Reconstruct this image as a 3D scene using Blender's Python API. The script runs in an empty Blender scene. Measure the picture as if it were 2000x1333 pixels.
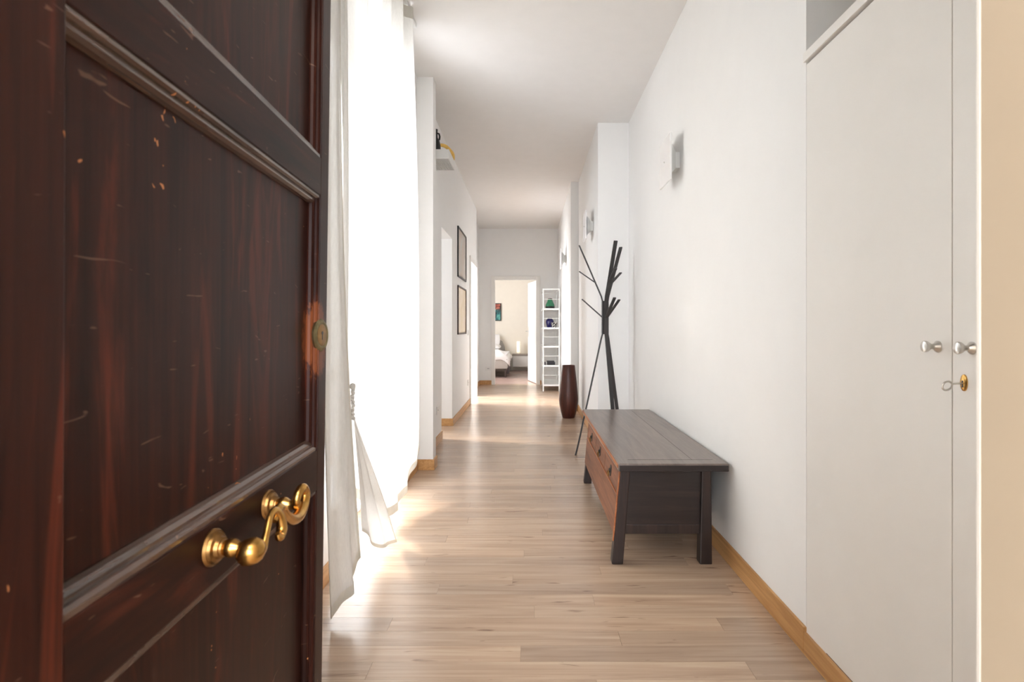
import bpy, bmesh, math, random
from mathutils import Vector, Matrix, noise as mnoise
random.seed(7)
S = bpy.context.scene
COL = S.collection
PI = math.pi

# ------------------------------------------------------------------ camera
CAM_H = 1.12
cd = bpy.data.cameras.new('camera'); cam = bpy.data.objects.new('camera', cd); COL.objects.link(cam)
cam.location = (0, 0, CAM_H); cam.rotation_euler = (PI/2, 0, 0)
cd.sensor_width = 36; cd.lens = 20
cd.shift_x = -0.018; cd.shift_y = -0.01225
cd.clip_start = 0.03; cd.clip_end = 200
cd.dof.use_dof = True; cd.dof.focus_distance = 2.8; cd.dof.aperture_fstop = 8
S.camera = cam

# ------------------------------------------------------------------ world, sun, exposure
w = bpy.data.worlds.new('overcast_sky'); S.world = w; w.use_nodes = True
bg = w.node_tree.nodes['Background']
bg.inputs[0].default_value = (0.885, 0.935, 1.0, 1); bg.inputs[1].default_value = 11.5
sl = bpy.data.lights.new('sun', 'SUN'); sl.energy = 4; sl.angle = math.radians(9); sl.color = (1, 0.93, 0.82)
sun = bpy.data.objects.new('sun', sl); COL.objects.link(sun)
sun.rotation_euler = Vector((0.80, -0.20, -0.54)).to_track_quat('-Z', 'Y').to_euler()
S.view_settings.view_transform = 'Standard'; S.view_settings.look = 'None'
S.view_settings.gamma = 1; S.view_settings.use_curve_mapping = False
S.view_settings.exposure = 0.32

def portal(loc, d, sx, sy):
    l = bpy.data.lights.new('window_portal', 'AREA'); l.shape = 'RECTANGLE'; l.size = sx; l.size_y = sy
    l.cycles.is_portal = True
    o = bpy.data.objects.new('window_portal', l); COL.objects.link(o); o.location = loc
    o.rotation_euler = Vector(d).to_track_quat('-Z', 'Y').to_euler()
    return o

# ------------------------------------------------------------------ helpers
def lin(c):
    r = []
    for v in c[:3]:
        v = v/255.0
        r.append(v/12.92 if v <= 0.04045 else ((v+0.055)/1.055)**2.4)
    return (r[0], r[1], r[2], 1)

class NT:
    def __init__(s, name):
        s.m = bpy.data.materials.new(name); s.m.use_nodes = True
        s.t = s.m.node_tree; s.n = s.t.nodes; s.b = s.n['Principled BSDF']; s.out = s.n['Material Output']
    def add(s, typ, **kw):
        n = s.n.new(typ)
        for k, v in kw.items():
            if k in n.inputs and not hasattr(type(n), k): n.inputs[k].default_value = v
            else: setattr(n, k, v)
        return n
    def link(s, a, b): s.t.links.new(a, b)
    def ramp(s, fac, stops):
        r = s.n.new('ShaderNodeValToRGB'); e = r.color_ramp.elements
        while len(e) < len(stops): e.new(0.5)
        for i, (p, c) in enumerate(stops):
            e[i].position = p; e[i].color = c
        s.link(fac, r.inputs[0]); return r.outputs[0]
    def coords(s, kind='Object', scale=(1, 1, 1), rot=(0, 0, 0)):
        mp = s.n.new('ShaderNodeMapping'); mp.inputs['Scale'].default_value = scale; mp.inputs['Rotation'].default_value = rot
        if kind == 'Position':
            g = s.n.new('ShaderNodeNewGeometry'); s.link(g.outputs['Position'], mp.inputs[0])
        else:
            g = s.n.new('ShaderNodeTexCoord'); s.link(g.outputs[kind], mp.inputs[0])
        return mp.outputs[0]
    def noise(s, vec, scale, detail=4, rough=0.55, dist=0.0):
        n = s.n.new('ShaderNodeTexNoise'); s.link(vec, n.inputs['Vector'])
        n.inputs['Scale'].default_value = scale; n.inputs['Detail'].default_value = detail
        n.inputs['Roughness'].default_value = rough; n.inputs['Distortion'].default_value = dist
        return n.outputs['Fac']
    def mix(s, fac, a, b, mode='MIX'):
        n = s.n.new('ShaderNodeMix'); n.data_type = 'RGBA'; n.blend_type = mode
        for sock, v in ((n.inputs[0], fac), (n.inputs[6], a), (n.inputs[7], b)):
            if hasattr(v, 'is_output'): s.link(v, sock)
            else: sock.default_value = v
        return n.outputs[2]
    def bump(s, h, strength=0.2, dist=0.002):
        b = s.n.new('ShaderNodeBump'); b.inputs['Strength'].default_value = strength; b.inputs['Distance'].default_value = dist
        s.link(h, b.inputs['Height']); s.link(b.outputs[0], s.b.inputs['Normal'])
    def color(s, v):
        if hasattr(v, 'is_output'): s.link(v, s.b.inputs['Base Color'])
        else: s.b.inputs['Base Color'].default_value = v
    def rough(s, v): s.b.inputs['Roughness'].default_value = v
    def metal(s, v): s.b.inputs['Metallic'].default_value = v

def plain(name, rgb, rough=0.5, metal=0.0, var=0.04, scale=8, bump=0.0):
    k = NT(name); c = lin(rgb)
    f = k.noise(k.coords('Position'), scale, 3)
    lo = tuple(max(0, x*(1-var)) for x in c[:3])+(1,); hi = tuple(min(1, x*(1+var)) for x in c[:3])+(1,)
    k.color(k.ramp(f, [(0.3, lo), (0.7, hi)])); k.rough(rough); k.metal(metal)
    if bump:
        k.bump(k.noise(k.coords('Position'), 220, 3), bump, 0.001)
    return k.m

M = {}
M['wall'] = plain('white_wall_paint', (242, 240, 237), 0.75, var=0.006)
M['ceiling'] = plain('white_ceiling_paint', (233, 229, 225), 0.85, var=0.01)
M['bed_wall'] = plain('cream_wall_paint', (245, 236, 222), 0.8, var=0.01)
M['beige'] = plain('beige_plaster', (196, 180, 158), 0.8, var=0.02)
M['landing'] = plain('pale_landing_paint', (226, 218, 206), 0.8, var=0.02)
M['lacquer'] = plain('white_lacquer', (238, 234, 228), 0.35, var=0.01)
M['white_metal'] = plain('white_enamel', (235, 234, 230), 0.35, var=0.01)
M['plastic'] = plain('white_plastic', (236, 234, 230), 0.4, var=0.01)
M['glass_white'] = plain('satin_white_glass', (246, 244, 242), 0.25, var=0.005)
M['joint_brown'] = plain('dark_brown_core', (120, 98, 78), 0.8)  # brown base that shows in the plank and cupboard joints
M['chrome'] = plain('satin_nickel', (214, 212, 208), 0.28, 1.0, var=0.02)
M['black_metal'] = plain('charcoal_powder_coat', (52, 50, 50), 0.5, 0.0, var=0.05)
M['black'] = plain('black_ceramic', (30, 29, 28), 0.4)
M['black_frame'] = plain('black_frame_wood', (38, 34, 31), 0.45)
M['brown_frame'] = plain('dark_brown_frame_wood', (78, 60, 52), 0.5)
M['grey_fabric'] = plain('grey_upholstery', (190, 184, 178), 0.9, var=0.05, bump=0.3)
M['slate_dark'] = plain('dark_slate_finish', (105, 98, 102), 0.9, var=0.05)
M['linen_white'] = plain('white_bed_linen', (246, 243, 242), 0.9, var=0.01)
M['grey_top'] = plain('grey_stone_top', (150, 138, 128), 0.4)
M['dark_leg'] = plain('dark_bed_leg', (80, 66, 64), 0.4)
M['green'] = plain('green_glaze', (52, 128, 92), 0.25, var=0.15, scale=30)
M['blue'] = plain('cobalt_glaze', (38, 34, 92), 0.2, var=0.2, scale=30)
M['yellow'] = plain('yellow_ochre_paint', (236, 190, 96), 0.6, var=0.1, scale=25)
M['book_dark'] = plain('dark_book_cover', (44, 42, 46), 0.5)
M['book_page'] = plain('book_paper', (214, 208, 196), 0.8)
M['landing_floor'] = plain('landing_stone', (170, 155, 140), 0.5, var=0.08)

def oak(name, c0, c1, axis):
    k = NT(name); sc = [40, 40, 40]; sc[axis] = 2.0
    f = k.noise(k.coords('Position', tuple(sc)), 1.0, 5, 0.6, 0.6)
    k.color(k.ramp(f, [(0.3, lin(c0)), (0.7, lin(c1))])); k.rough(0.4); k.bump(f, 0.08)
    return k.m
M['oak_y'] = oak('oak_skirting', (176, 126, 74), (212, 164, 108), 1)

# laminate floor: each plank shifts tone and grain by its own random number
k = NT('oak_laminate')
oi = k.n.new('ShaderNodeObjectInfo')
pos = k.coords('Position')
off = k.add('ShaderNodeVectorMath', operation='SCALE'); off.inputs[0].default_value = (37, 53, 11); k.link(oi.outputs['Random'], off.inputs['Scale'])
ad = k.add('ShaderNodeVectorMath', operation='ADD'); k.link(pos, ad.inputs[0]); k.link(off.outputs[0], ad.inputs[1])
def mapped(scale):
    mp = k.n.new('ShaderNodeMapping'); mp.inputs['Scale'].default_value = scale; k.link(ad.outputs[0], mp.inputs[0]); return mp.outputs[0]
g1 = k.noise(mapped((1.1, 22, 1)), 1.0, 5, 0.58, 0.9)
g2 = k.noise(mapped((2.2, 70, 1)), 1.0, 3, 0.5, 0.2)
kn = k.noise(mapped((5.0, 30, 1)), 1.0, 2, 0.5, 0.9)
base = k.ramp(g1, [(0.25, lin((164, 136, 115))), (0.5, lin((190, 163, 140))), (0.75, lin((212, 188, 163)))])
c = k.mix(0.22, base, k.ramp(g2, [(0.3, lin((162, 138, 120))), (0.7, lin((216, 194, 172)))]))
knot = k.ramp(kn, [(0.665, (0, 0, 0, 1)), (0.77, (1, 1, 1, 1))])
c = k.mix(knot, c, lin((126, 98, 84)))
tone = k.ramp(oi.outputs['Random'], [(0.0, (0.84, 0.82, 0.82, 1)), (0.5, (0.97, 0.95, 0.93, 1)), (1.0, (1.06, 1.02, 0.98, 1))])
c = k.mix(1.0, c, tone, 'MULTIPLY')
k.b.inputs['Specular IOR Level'].default_value = 0.6
k.color(c); k.rough(0.25); k.bump(g2, 0.03, 0.0005)
M['laminate'] = k.m

# old varnished entrance door
def old_door(name, axis, dark, mid, red, gloss=0.34, spec=0.10):
    k = NT(name)
    sc = [11, 11, 11]; sc[axis] = 1.5
    wv = k.noise(k.coords('Object', tuple(sc), (0.16 if axis == 2 else 0.05, 0, 0)), 0.9, 5, 0.55, 1.9)
    sc2 = [60, 60, 60]; sc2[axis] = 2.0
    fine = k.noise(k.coords('Object', tuple(sc2)), 1.0, 5, 0.6, 0.5)
    broad = k.noise(k.coords('Object', (3, 3, 1.5)), 1.0, 2)
    c = k.ramp(wv, [(0.36, lin(dark)), (0.47, lin(mid)), (0.55, lin(mid)), (0.66, lin(red))])
    c = k.mix(k.ramp(broad, [(0.35, (0.0, 0, 0, 1)), (0.7, (0.55, 0.55, 0.55, 1))]), c, lin(mid))
    c = k.mix(0.25, c, k.ramp(fine, [(0.3, lin(dark)), (0.7, lin(red))]), 'MIX')
    # chips through the varnish
    ch = k.noise(k.coords('Object', (95, 95, 95)), 1.0, 1, 0.5, 0.4)
    rare = k.noise(k.coords('Object', (9, 9, 9)), 1.0, 2)
    mm = k.add('ShaderNodeMath', operation='MULTIPLY'); k.link(ch, mm.inputs[0]); k.link(rare, mm.inputs[1])
    chip = k.ramp(mm.outputs[0], [(0.492, (0, 0, 0, 1)), (0.506, (1, 1, 1, 1))])
    c = k.mix(chip, c, lin((186, 122, 78)))
    # pale dry scratches
    scr = k.noise(k.coords('Object', (14, 14, 75), (0.5, 0.7, 0.2)), 1.0, 1, 0.5, 1.8)
    sm = k.ramp(scr, [(0.735, (0, 0, 0, 1)), (0.765, (0.4, 0.4, 0.4, 1))])
    c = k.mix(sm, c, lin((140, 108, 90)))
    # rubbed bare wood round the lock
    ds = k.add('ShaderNodeVectorMath', operation='DISTANCE'); k.link(k.coords('Object', (1, 1, 0.55)), ds.inputs[0]); ds.inputs[1].default_value = (-0.047, 0.742, 1.100*0.55)
    wn_ = k.noise(k.coords('Object', (130, 130, 50)), 1.0, 5, 0.75)
    su = k.add('ShaderNodeMath', operation='MULTIPLY_ADD'); k.link(wn_, su.inputs[0]); su.inputs[1].default_value = -0.070; k.link(ds.outputs['Value'], su.inputs[2])
    c = k.mix(k.ramp(su.outputs[0], [(0.0, (0.75, 0.75, 0.75, 1)), (0.006, (0, 0, 0, 1))]), c, lin((132, 74, 44)))
    k.color(c); k.rough(gloss); k.bump(fine, 0.08, 0.0006)
    k.b.inputs['Specular IOR Level'].default_value = spec
    return k.m
M['door_v'] = old_door('varnished_walnut_upright', 2, (12, 8, 8), (40, 21, 16), (92, 42, 28))
M['door_h'] = old_door('varnished_walnut_crosswise', 1, (14, 9, 9), (36, 20, 16), (76, 36, 25))
M['door_m'] = old_door('walnut_moulding_sheen', 1, (40, 30, 26), (78, 60, 52), (112, 84, 68), 0.25, 0.5)  # tones lightened to paint in sheen on the mouldings, besides some wear
M['door_m'].node_tree.nodes['Principled BSDF'].inputs['Coat Weight'].default_value = 0.6
def brass(name, a, b, rough):
    k = NT(name); f = k.noise(k.coords('Position'), 60, 4)
    k.color(k.ramp(f, [(0.3, lin(a)), (0.7, lin(b))])); k.metal(1.0); k.rough(rough); return k.m
M['brass'] = brass('polished_brass', (186, 140, 72), (216, 172, 104), 0.26)
M['old_brass'] = brass('tarnished_brass', (116, 88, 54), (172, 132, 82), 0.36)
M['lock'] = brass('green_tarnished_brass', (112, 104, 78), (158, 144, 106), 0.45)

def lacq(name, a, b, c_, axis, rough):
    k = NT(name); sc = [24, 24, 24]; sc[axis] = 1.6
    f = k.noise(k.coords('Position', tuple(sc)), 1.0, 6, 0.62, 0.8)
    k.color(k.ramp(f, [(0.28, lin(a)), (0.52, lin(b)), (0.76, lin(c_))])); k.rough(rough); k.bump(f, 0.15, 0.001)
    return k.m
M['bench_dark'] = lacq('dark_lacquered_elm', (30, 22, 20), (46, 34, 31), (66, 46, 40), 2, 0.42)
M['bench_end'] = lacq('dark_lacquered_elm_board', (28, 21, 20), (42, 32, 30), (58, 44, 40), 0, 0.42)
M['bench_top'] = lacq('lacquered_elm_top_sheen', (96, 83, 76), (118, 104, 96), (140, 124, 114), 1, 0.28)  # grey, lighter tones paint in the satin reflection on the seat
M['bench_front'] = lacq('worn_red_brown_elm', (84, 50, 36), (124, 78, 54), (158, 104, 74), 1, 0.5)
M['bench_edge'] = lacq('rubbed_orange_edge', (120, 66, 36), (176, 104, 58), (206, 146, 98), 1, 0.45)
M['vase_wood'] = lacq('dark_red_brown_wood', (48, 20, 15), (76, 34, 24), (98, 50, 36), 2, 0.35)
M['bed_floor'] = lacq('red_brown_terrazzo', (150, 122, 114), (172, 146, 138), (190, 166, 156), 0, 0.22)

# sheer linen
def linen(name, tint, holes):
    m = bpy.data.materials.new(name); m.use_nodes = True; t = m.node_tree; n = t.nodes
    n.remove(n['Principled BSDF']); out = n['Material Output']
    d = n.new('ShaderNodeBsdfDiffuse'); tr = n.new('ShaderNodeBsdfTranslucent'); tp = n.new('ShaderNodeBsdfTransparent')
    tc = n.new('ShaderNodeTexCoord'); mp = n.new('ShaderNodeMapping'); mp.inputs['Scale'].default_value = (300, 300, 40)
    t.links.new(tc.outputs['Object'], mp.inputs[0])
    nz = n.new('ShaderNodeTexNoise'); nz.inputs['Scale'].default_value = 1; nz.inputs['Detail'].default_value = 3; t.links.new(mp.outputs[0], nz.inputs[0])
    r = n.new('ShaderNodeValToRGB'); e = r.color_ramp.elements; cc = lin(tint)
    e[0].position = 0.3; e[0].color = tuple(x*0.93 for x in cc[:3])+(1,); e[1].position = 0.7; e[1].color = cc
    t.links.new(nz.outputs['Fac'], r.inputs[0])
    t.links.new(r.outputs[0], d.inputs[0]); t.links.new(r.outputs[0], tr.inputs[0])
    m1 = n.new('ShaderNodeMixShader'); m1.inputs[0].default_value = 0.24
    t.links.new(d.outputs[0], m1.inputs[1]); t.links.new(tr.outputs[0], m1.inputs[2])
    m2 = n.new('ShaderNodeMixShader'); m2.inputs[0].default_value = holes
    t.links.new(m1.outputs[0], m2.inputs[1]); t.links.new(tp.outputs[0], m2.inputs[2])
    t.links.new(m2.outputs[0], out.inputs[0])
    return m
M['linen'] = linen('white_sheer_linen', (240, 237, 232), 0.025)
M['linen_hem'] = linen('white_linen_hem', (238, 233, 222), 0.03)
M['cord'] = plain('white_cotton_cord', (226, 222, 214), 0.9)

def glass(name):
    m = bpy.data.materials.new(name); m.use_nodes = True; t = m.node_tree; n = t.nodes
    n.remove(n['Principled BSDF']); out = n['Material Output']
    tp = n.new('ShaderNodeBsdfTransparent'); gl = n.new('ShaderNodeBsdfGlossy'); gl.inputs['Roughness'].default_value = 0.02
    lw = n.new('ShaderNodeLayerWeight'); lw.inputs[0].default_value = 0.5
    pw = n.new('ShaderNodeMath'); pw.operation = 'POWER'; pw.inputs[1].default_value = 5; t.links.new(lw.outputs['Facing'], pw.inputs[0])
    fr = n.new('ShaderNodeMath'); fr.operation = 'MULTIPLY_ADD'; fr.inputs[1].default_value = 0.95; fr.inputs[2].default_value = 0.04; t.links.new(pw.outputs[0], fr.inputs[0])
    mx = n.new('ShaderNodeMixShader'); t.links.new(fr.outputs[0], mx.inputs[0])
    t.links.new(tp.outputs[0], mx.inputs[1]); t.links.new(gl.outputs[0], mx.inputs[2]); t.links.new(mx.outputs[0], out.inputs[0])
    return m
M['glass'] = glass('window_glass')
M['frosted'] = linen('frosted_white_glass', (244, 246, 246), 0.0)
M['frosted'].node_tree.nodes['Mix Shader'].inputs[0].default_value = 0.75

OFF = {}
class MB:
    def __init__(s): s.v = []; s.f = []
    def box(s, x0, x1, y0, y1, z0, z1):
        b = len(s.v)
        s.v += [(x0, y0, z0), (x1, y0, z0), (x1, y1, z0), (x0, y1, z0), (x0, y0, z1), (x1, y0, z1), (x1, y1, z1), (x0, y1, z1)]
        s.f += [tuple(b+i for i in q) for q in ((0, 3, 2, 1), (4, 5, 6, 7), (0, 1, 5, 4), (1, 2, 6, 5), (2, 3, 7, 6), (3, 0, 4, 7))]
        return s
    def hexa(s, pts):
        b = len(s.v); s.v += [tuple(p) for p in pts]
        s.f += [tuple(b+i for i in q) for q in ((0, 3, 2, 1), (4, 5, 6, 7), (0, 1, 5, 4), (1, 2, 6, 5), (2, 3, 7, 6), (3, 0, 4, 7))]
        return s
    def tube(s, path, rad, seg=10, flat=None):
        path = [Vector(p) for p in path]; n = len(path); b = len(s.v)
        rads = rad if isinstance(rad, (list, tuple)) else [rad]*n
        up = Vector((0.13, 0.21, 1)).normalized(); prev = None
        for i, p in enumerate(path):
            d = (path[min(i+1, n-1)]-path[max(i-1, 0)]).normalized()
            if prev is None:
                a = d.cross(up)
                if a.length < 1e-3: a = d.cross(Vector((1, 0, 0)))
            else: a = prev - d*prev.dot(d)
            a.normalize(); prev = a; c = d.cross(a)
            for j in range(seg):
                t = 2*PI*j/seg; s.v.append(tuple(p+(a*math.cos(t)+c*math.sin(t))*rads[i]))
        for i in range(n-1):
            for j in range(seg):
                s.f.append((b+i*seg+j, b+i*seg+(j+1) % seg, b+(i+1)*seg+(j+1) % seg, b+(i+1)*seg+j))
        s.f.append(tuple(b+j for j in reversed(range(seg)))); s.f.append(tuple(b+(n-1)*seg+j for j in range(seg)))
        return s
    def lathe(s, prof, c, axis=(0, 0, 1), seg=32, cap=True):
        ax = Vector(axis).normalized(); a = ax.cross(Vector((0, 1, 0)) if abs(ax.y) < 0.9 else Vector((1, 0, 0))).normalized(); d = ax.cross(a)
        c = Vector(c); b = len(s.v); n = len(prof)
        for r, h in prof:
            for j in range(seg):
                t = 2*PI*j/seg; s.v.append(tuple(c+ax*h+(a*math.cos(t)+d*math.sin(t))*r))
        for i in range(n-1):
            for j in range(seg):
                s.f.append((b+i*seg+j, b+i*seg+(j+1) % seg, b+(i+1)*seg+(j+1) % seg, b+(i+1)*seg+j))
        if cap:
            s.f.append(tuple(b+j for j in reversed(range(seg)))); s.f.append(tuple(b+(n-1)*seg+j for j in range(seg)))
        return s
    def strip(s, path, wdir, wd, th_dirs, th):
        """flat bar along path: width along wdir, thickness along given normals"""
        b = len(s.v); n = len(path); wv = Vector(wdir).normalized()*wd/2
        for i, p in enumerate(path):
            p = Vector(p); t = Vector(th_dirs[i]).normalized()*th/2
            s.v += [tuple(p+wv+t), tuple(p-wv+t), tuple(p-wv-t), tuple(p+wv-t)]
        for i in range(n-1):
            for j in range(4):
                s.f.append((b+i*4+j, b+i*4+(j+1) % 4, b+(i+1)*4+(j+1) % 4, b+(i+1)*4+j))
        s.f.append((b+3, b+2, b+1, b)); s.f.append(tuple(b+(n-1)*4+j for j in range(4)))
        return s
    def build(s, name, mat, parent=None, bevel=0, smooth=False, fn=None, origin=None):
        vs = [Vector(v) for v in s.v]
        if fn: vs = [Vector(fn(v)) for v in vs]
        if parent is not None: o0 = OFF[parent.name]
        elif origin is not None: o0 = Vector(origin)
        else:
            xs = [v.x for v in vs]; ys = [v.y for v in vs]; zs = [v.z for v in vs]
            o0 = Vector(((min(xs)+max(xs))/2, (min(ys)+max(ys))/2, min(zs)))
        me = bpy.data.meshes.new(name); me.from_pydata([tuple(v-o0) for v in vs], [], s.f)
        bm = bmesh.new(); bm.from_mesh(me)
        bmesh.ops.recalc_face_normals(bm, faces=bm.faces)
        if bevel:
            ed = [e for e in bm.edges if len(e.link_faces) == 2 and e.calc_face_angle(0) > 0.5]
            bmesh.ops.bevel(bm, geom=ed, offset=bevel, segments=2, profile=0.6, affect='EDGES', clamp_overlap=True)
        bm.to_mesh(me); bm.free()
        if smooth:
            for p in me.polygons: p.use_smooth = True
            me.set_sharp_from_angle(angle=math.radians(38))
        me.materials.append(M[mat])
        o = bpy.data.objects.new(name, me); COL.objects.link(o)
        if parent is not None: o.parent = parent
        else: o.location = o0
        OFF[o.name] = o0
        return o
def tag(o, label=None, cat=None, group=None, kind=None):
    if label: o['label'] = label
    if cat: o['category'] = cat
    if group: o['group'] = group
    if kind: o['kind'] = kind
    return o
def empty(name, loc):
    o = bpy.data.objects.new(name, None); COL.objects.link(o); o.location = loc; o.empty_display_size = 0.1
    OFF[o.name] = Vector(loc); return o
def B(*a): return MB().box(*a)

# ------------------------------------------------------------------ measures of the corridor (metres)
CEIL = 3.11
XR, XR2, XR3 = 0.95, 0.653, 0.549       # right wall, stepping in twice
XL, XL2 = -0.90, -1.02                   # left wall and its last stretch
Y0, YJ1, YJ2, YE = 0.50, 5.50, 7.72, 11.34
WIN = (2.56, 3.92, 2.80)                 # french window: from, to, top
OPN = (5.76, 6.54, 2.15)
DR = (8.47, 9.43, 2.13)

# ------------------------------------------------------------------ floor with planks
fl = B(-1.16, 1.2, 0.25, YE+0.10, -0.10, -0.003).build('floor', 'joint_brown', origin=(0, 0, 0))
tag(fl, 'light oak laminate floor laid across the corridor', 'floor', kind='structure')
pm = bpy.data.meshes.new('plank')
pm.from_pydata(MB().box(-0.5, 0.5, -0.5, 0.5, -1, 0).v, [], MB().box(0, 1, 0, 1, 0, 1).f); pm.materials.append(M['laminate'])
def bounds(y):
    l = XL; r = XR
    if WIN[0] < y < WIN[1] or OPN[0] < y < OPN[1] or DR[0] < y < DR[1]: l = -1.15
    elif 4.5 < y < 4.63: l = XL
    elif y > 9.6: l = XL2
    if y > YJ2: r = XR3
    elif y > YJ1: r = XR2
    if y < 0.5: l, r = -0.40, 0.394
    return l, r
RW = 0.097; y = 0.25 + 0.011; rowi = 0; npl = 0
while y < YE + 0.09:
    d = min(RW, YE+0.10-y); l, r = bounds(y+d/2)
    cuts = []; x = -2.45 + ((rowi*0.431 + random.uniform(-0.1, 0.1)) % 1.25)
    while x < r:
        x2 = x + 1.25
        a, b2 = max(x, l), min(x2, r)
        if b2-a > 0.05: cuts.append((a, b2))
        x = x2
    for a, b2 in cuts:
        o = bpy.data.objects.new('plank', pm); COL.objects.link(o); o.parent = fl
        o.location = ((a+b2)/2, y+d/2, 0); o.scale = (b2-a-0.0008, d-0.0008, 0.012); npl += 1
    y += RW; rowi += 1

# ------------------------------------------------------------------ walls, ceiling
m = MB()
m.box(-1.15, XL, Y0, 1.25, 0, CEIL); m.box(-1.15, XL, 1.25, 1.75, 0, 1.3); m.box(-1.15, XL, 1.25, 1.75, 2.2, CEIL); m.box(-1.15, XL, 1.75, WIN[0], 0, CEIL); m.box(-1.15, XL, WIN[0], WIN[1], WIN[2], CEIL)
m.box(-1.15, XL, WIN[1], OPN[0], 0, CEIL); m.box(-1.15, XL, OPN[0], OPN[1], OPN[2], CEIL)
m.box(-1.15, XL, OPN[1], DR[0], 0, CEIL); m.box(-1.15, XL, DR[0], DR[1], DR[2], CEIL)
m.box(-1.15, XL, DR[1], 9.52, 0, CEIL); m.box(-1.27, XL2, 9.52, YE, 0, CEIL)
m.box(XL, -0.77, 4.50, 4.63, 0, CEIL)
tag(m.build('wall_left', 'wall', origin=(0, 0, 0)), 'white left corridor wall with window, opening and pilaster', 'wall', kind='structure')
m = MB()
m.box(XR, 1.70, 1.96, YJ1, 0, CEIL); m.box(XR2, 1.70, YJ1, YJ2, 0, CEIL); m.box(XR3, 1.70, YJ2, YE, 0, CEIL)
tag(B(1.55, 1.70, 0.25, 1.96, 0, CEIL).build('wall_niche', 'wall'), 'white back wall of the niche above the built-in cupboard', 'wall', kind='structure')
tag(m.build('wall_right', 'wall', origin=(0, 0, 0)), 'white right corridor wall stepping in behind the coat stand', 'wall', kind='structure')
FD = (-0.714, 0.122, 2.10)
m = MB()
m.box(-1.27, FD[0], YE, YE+0.12, 0, CEIL); m.box(FD[1], 1.7, YE, YE+0.12, 0, CEIL); m.box(FD[0], FD[1], YE, YE+0.12, FD[2], CEIL)
tag(m.build('wall_far', 'wall', origin=(0, 0, 0)), 'white end wall of the corridor around the bedroom doorway', 'wall', kind='structure')
tag(B(-1.27, 1.7, 0.25, YE+0.12, CEIL, CEIL+0.15).build('ceiling', 'ceiling'), 'plain white corridor ceiling', 'ceiling', kind='structure')
JX = 0.394
m = MB(); m.box(JX+0.016, 1.55, 0.25, 0.50, 0, CEIL); m.box(-1.15, -0.47, 0.25, 0.50, 0, CEIL); m.box(-0.47, JX+0.016, 0.25, 0.50, 2.35, CEIL)
tag(m.build('wall_entrance', 'wall', origin=(0, 0, 0)), 'white entrance wall around the front door opening', 'wall', kind='structure')
m = MB(); m.box(JX, JX+0.016, -0.2, 0.498, 0, 2.35)
jo = m.build('trim_1', 'beige'); tag(jo, 'beige plastered jamb at the right edge of the entrance', 'jamb', kind='structure')
B(JX-0.0005, JX+0.016, 0.498, 0.5018, 0, 2.35).build('corner_bead', 'lacquer', jo)

# landing behind the camera
m = MB(); m.box(-1.4, 1.4, -2.3, 0.25, -0.1, -0.002)
tag(m.build('floor', 'landing_floor'), 'stone floor of the stair landing', 'floor', kind='structure')
m = MB(); m.box(-1.5, -1.4, -2.3, 0.25, 0, CEIL); m.box(1.4, 1.5, -2.3, 0.25, 0, CEIL); m.box(-1.5, -1.1, -2.4, -2.3, 0, CEIL); m.box(1.1, 1.5, -2.4, -2.3, 0, CEIL); m.box(-1.1, 1.1, -2.4, -2.3, 0, 0.7); m.box(-1.1, 1.1, -2.4, -2.3, 2.7, CEIL)
m.box(-1.4, -0.47, 0.15, 0.25, 0, CEIL); m.box(JX+0.016, 1.4, 0.15, 0.25, 0, CEIL); m.box(-0.47, JX+0.016, 0.15, 0.25, 2.35, CEIL)
tag(m.build('wall_landing', 'landing', origin=(0, 0, 0)), 'pale walls of the stair landing', 'wall', kind='structure')
tag(B(-1.5, 1.5, -2.4, 0.25, CEIL, CEIL+0.15).build('ceiling', 'ceiling'), 'ceiling of the stair landing', 'ceiling', kind='structure')
t = empty('ceiling_lamp', (0, -1.0, CEIL-0.09)); tag(t, 'round white ceiling lamp on the stair landing', 'lamp')
MB().lathe([(0.19, 0.05), (0.2, 0.07), (0.2, 0.09)], (0, -1.0, CEIL-0.09)).build('lamp_base', 'white_metal', t)
ll = bpy.data.lights.new('landing_light', 'AREA'); ll.shape = 'DISK'; ll.size = 0.34; ll.energy = 25; ll.color = (1, 0.9, 0.76)
lo = bpy.data.objects.new('landing_light', ll); COL.objects.link(lo); lo.parent = t; lo.location = (0, 0, 0.03)

portal((0, -2.41, 1.7), (0, 1, 0), 2.2, 2.0)  # landing window opening added to light the corridor from behind
# side rooms that feed daylight into the corridor
def side_room(y0, y1, x0, wy0, wy1, wz0, wz1, nm):
    m = MB(); m.box(x0, -1.15, y0-0.1, y0, 0, CEIL); m.box(x0, -1.15, y1, y1+0.1, 0, CEIL)
    m.box(x0-0.1, x0, y0-0.1, wy0, 0, CEIL); m.box(x0-0.1, x0, wy1, y1+0.1, 0, CEIL)
    m.box(x0-0.1, x0, wy0, wy1, 0, wz0); m.box(x0-0.1, x0, wy0, wy1, wz1, CEIL)
    tag(m.build('wall_'+nm, 'wall', origin=(0, 0, 0)), 'white walls of the '+nm.replace('_', ' '), 'wall', kind='structure')
    tag(B(x0-0.1, -1.16, y0-0.1, y1+0.1, -0.1, 0).build('floor', 'laminate'), 'wooden floor of the '+nm.replace('_', ' '), 'floor', kind='structure')
    tag(B(x0-0.1, -1.27, y0-0.1, y1+0.1, CEIL, CEIL+0.15).build('ceiling', 'ceiling'), 'ceiling of the '+nm.replace('_', ' '), 'ceiling', kind='structure')
    portal((x0-0.1, (wy0+wy1)/2, (wz0+wz1)/2), (1, 0, 0), wy1-wy0, wz1-wz0)
side_room(5.15, 7.3, -3.0, 5.7, 6.6, 1.0, 2.2, 'side_room')
side_room(7.7, 10.2, -2.3, 7.9, 10.0, 0.2, 2.9, 'back_room')

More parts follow.
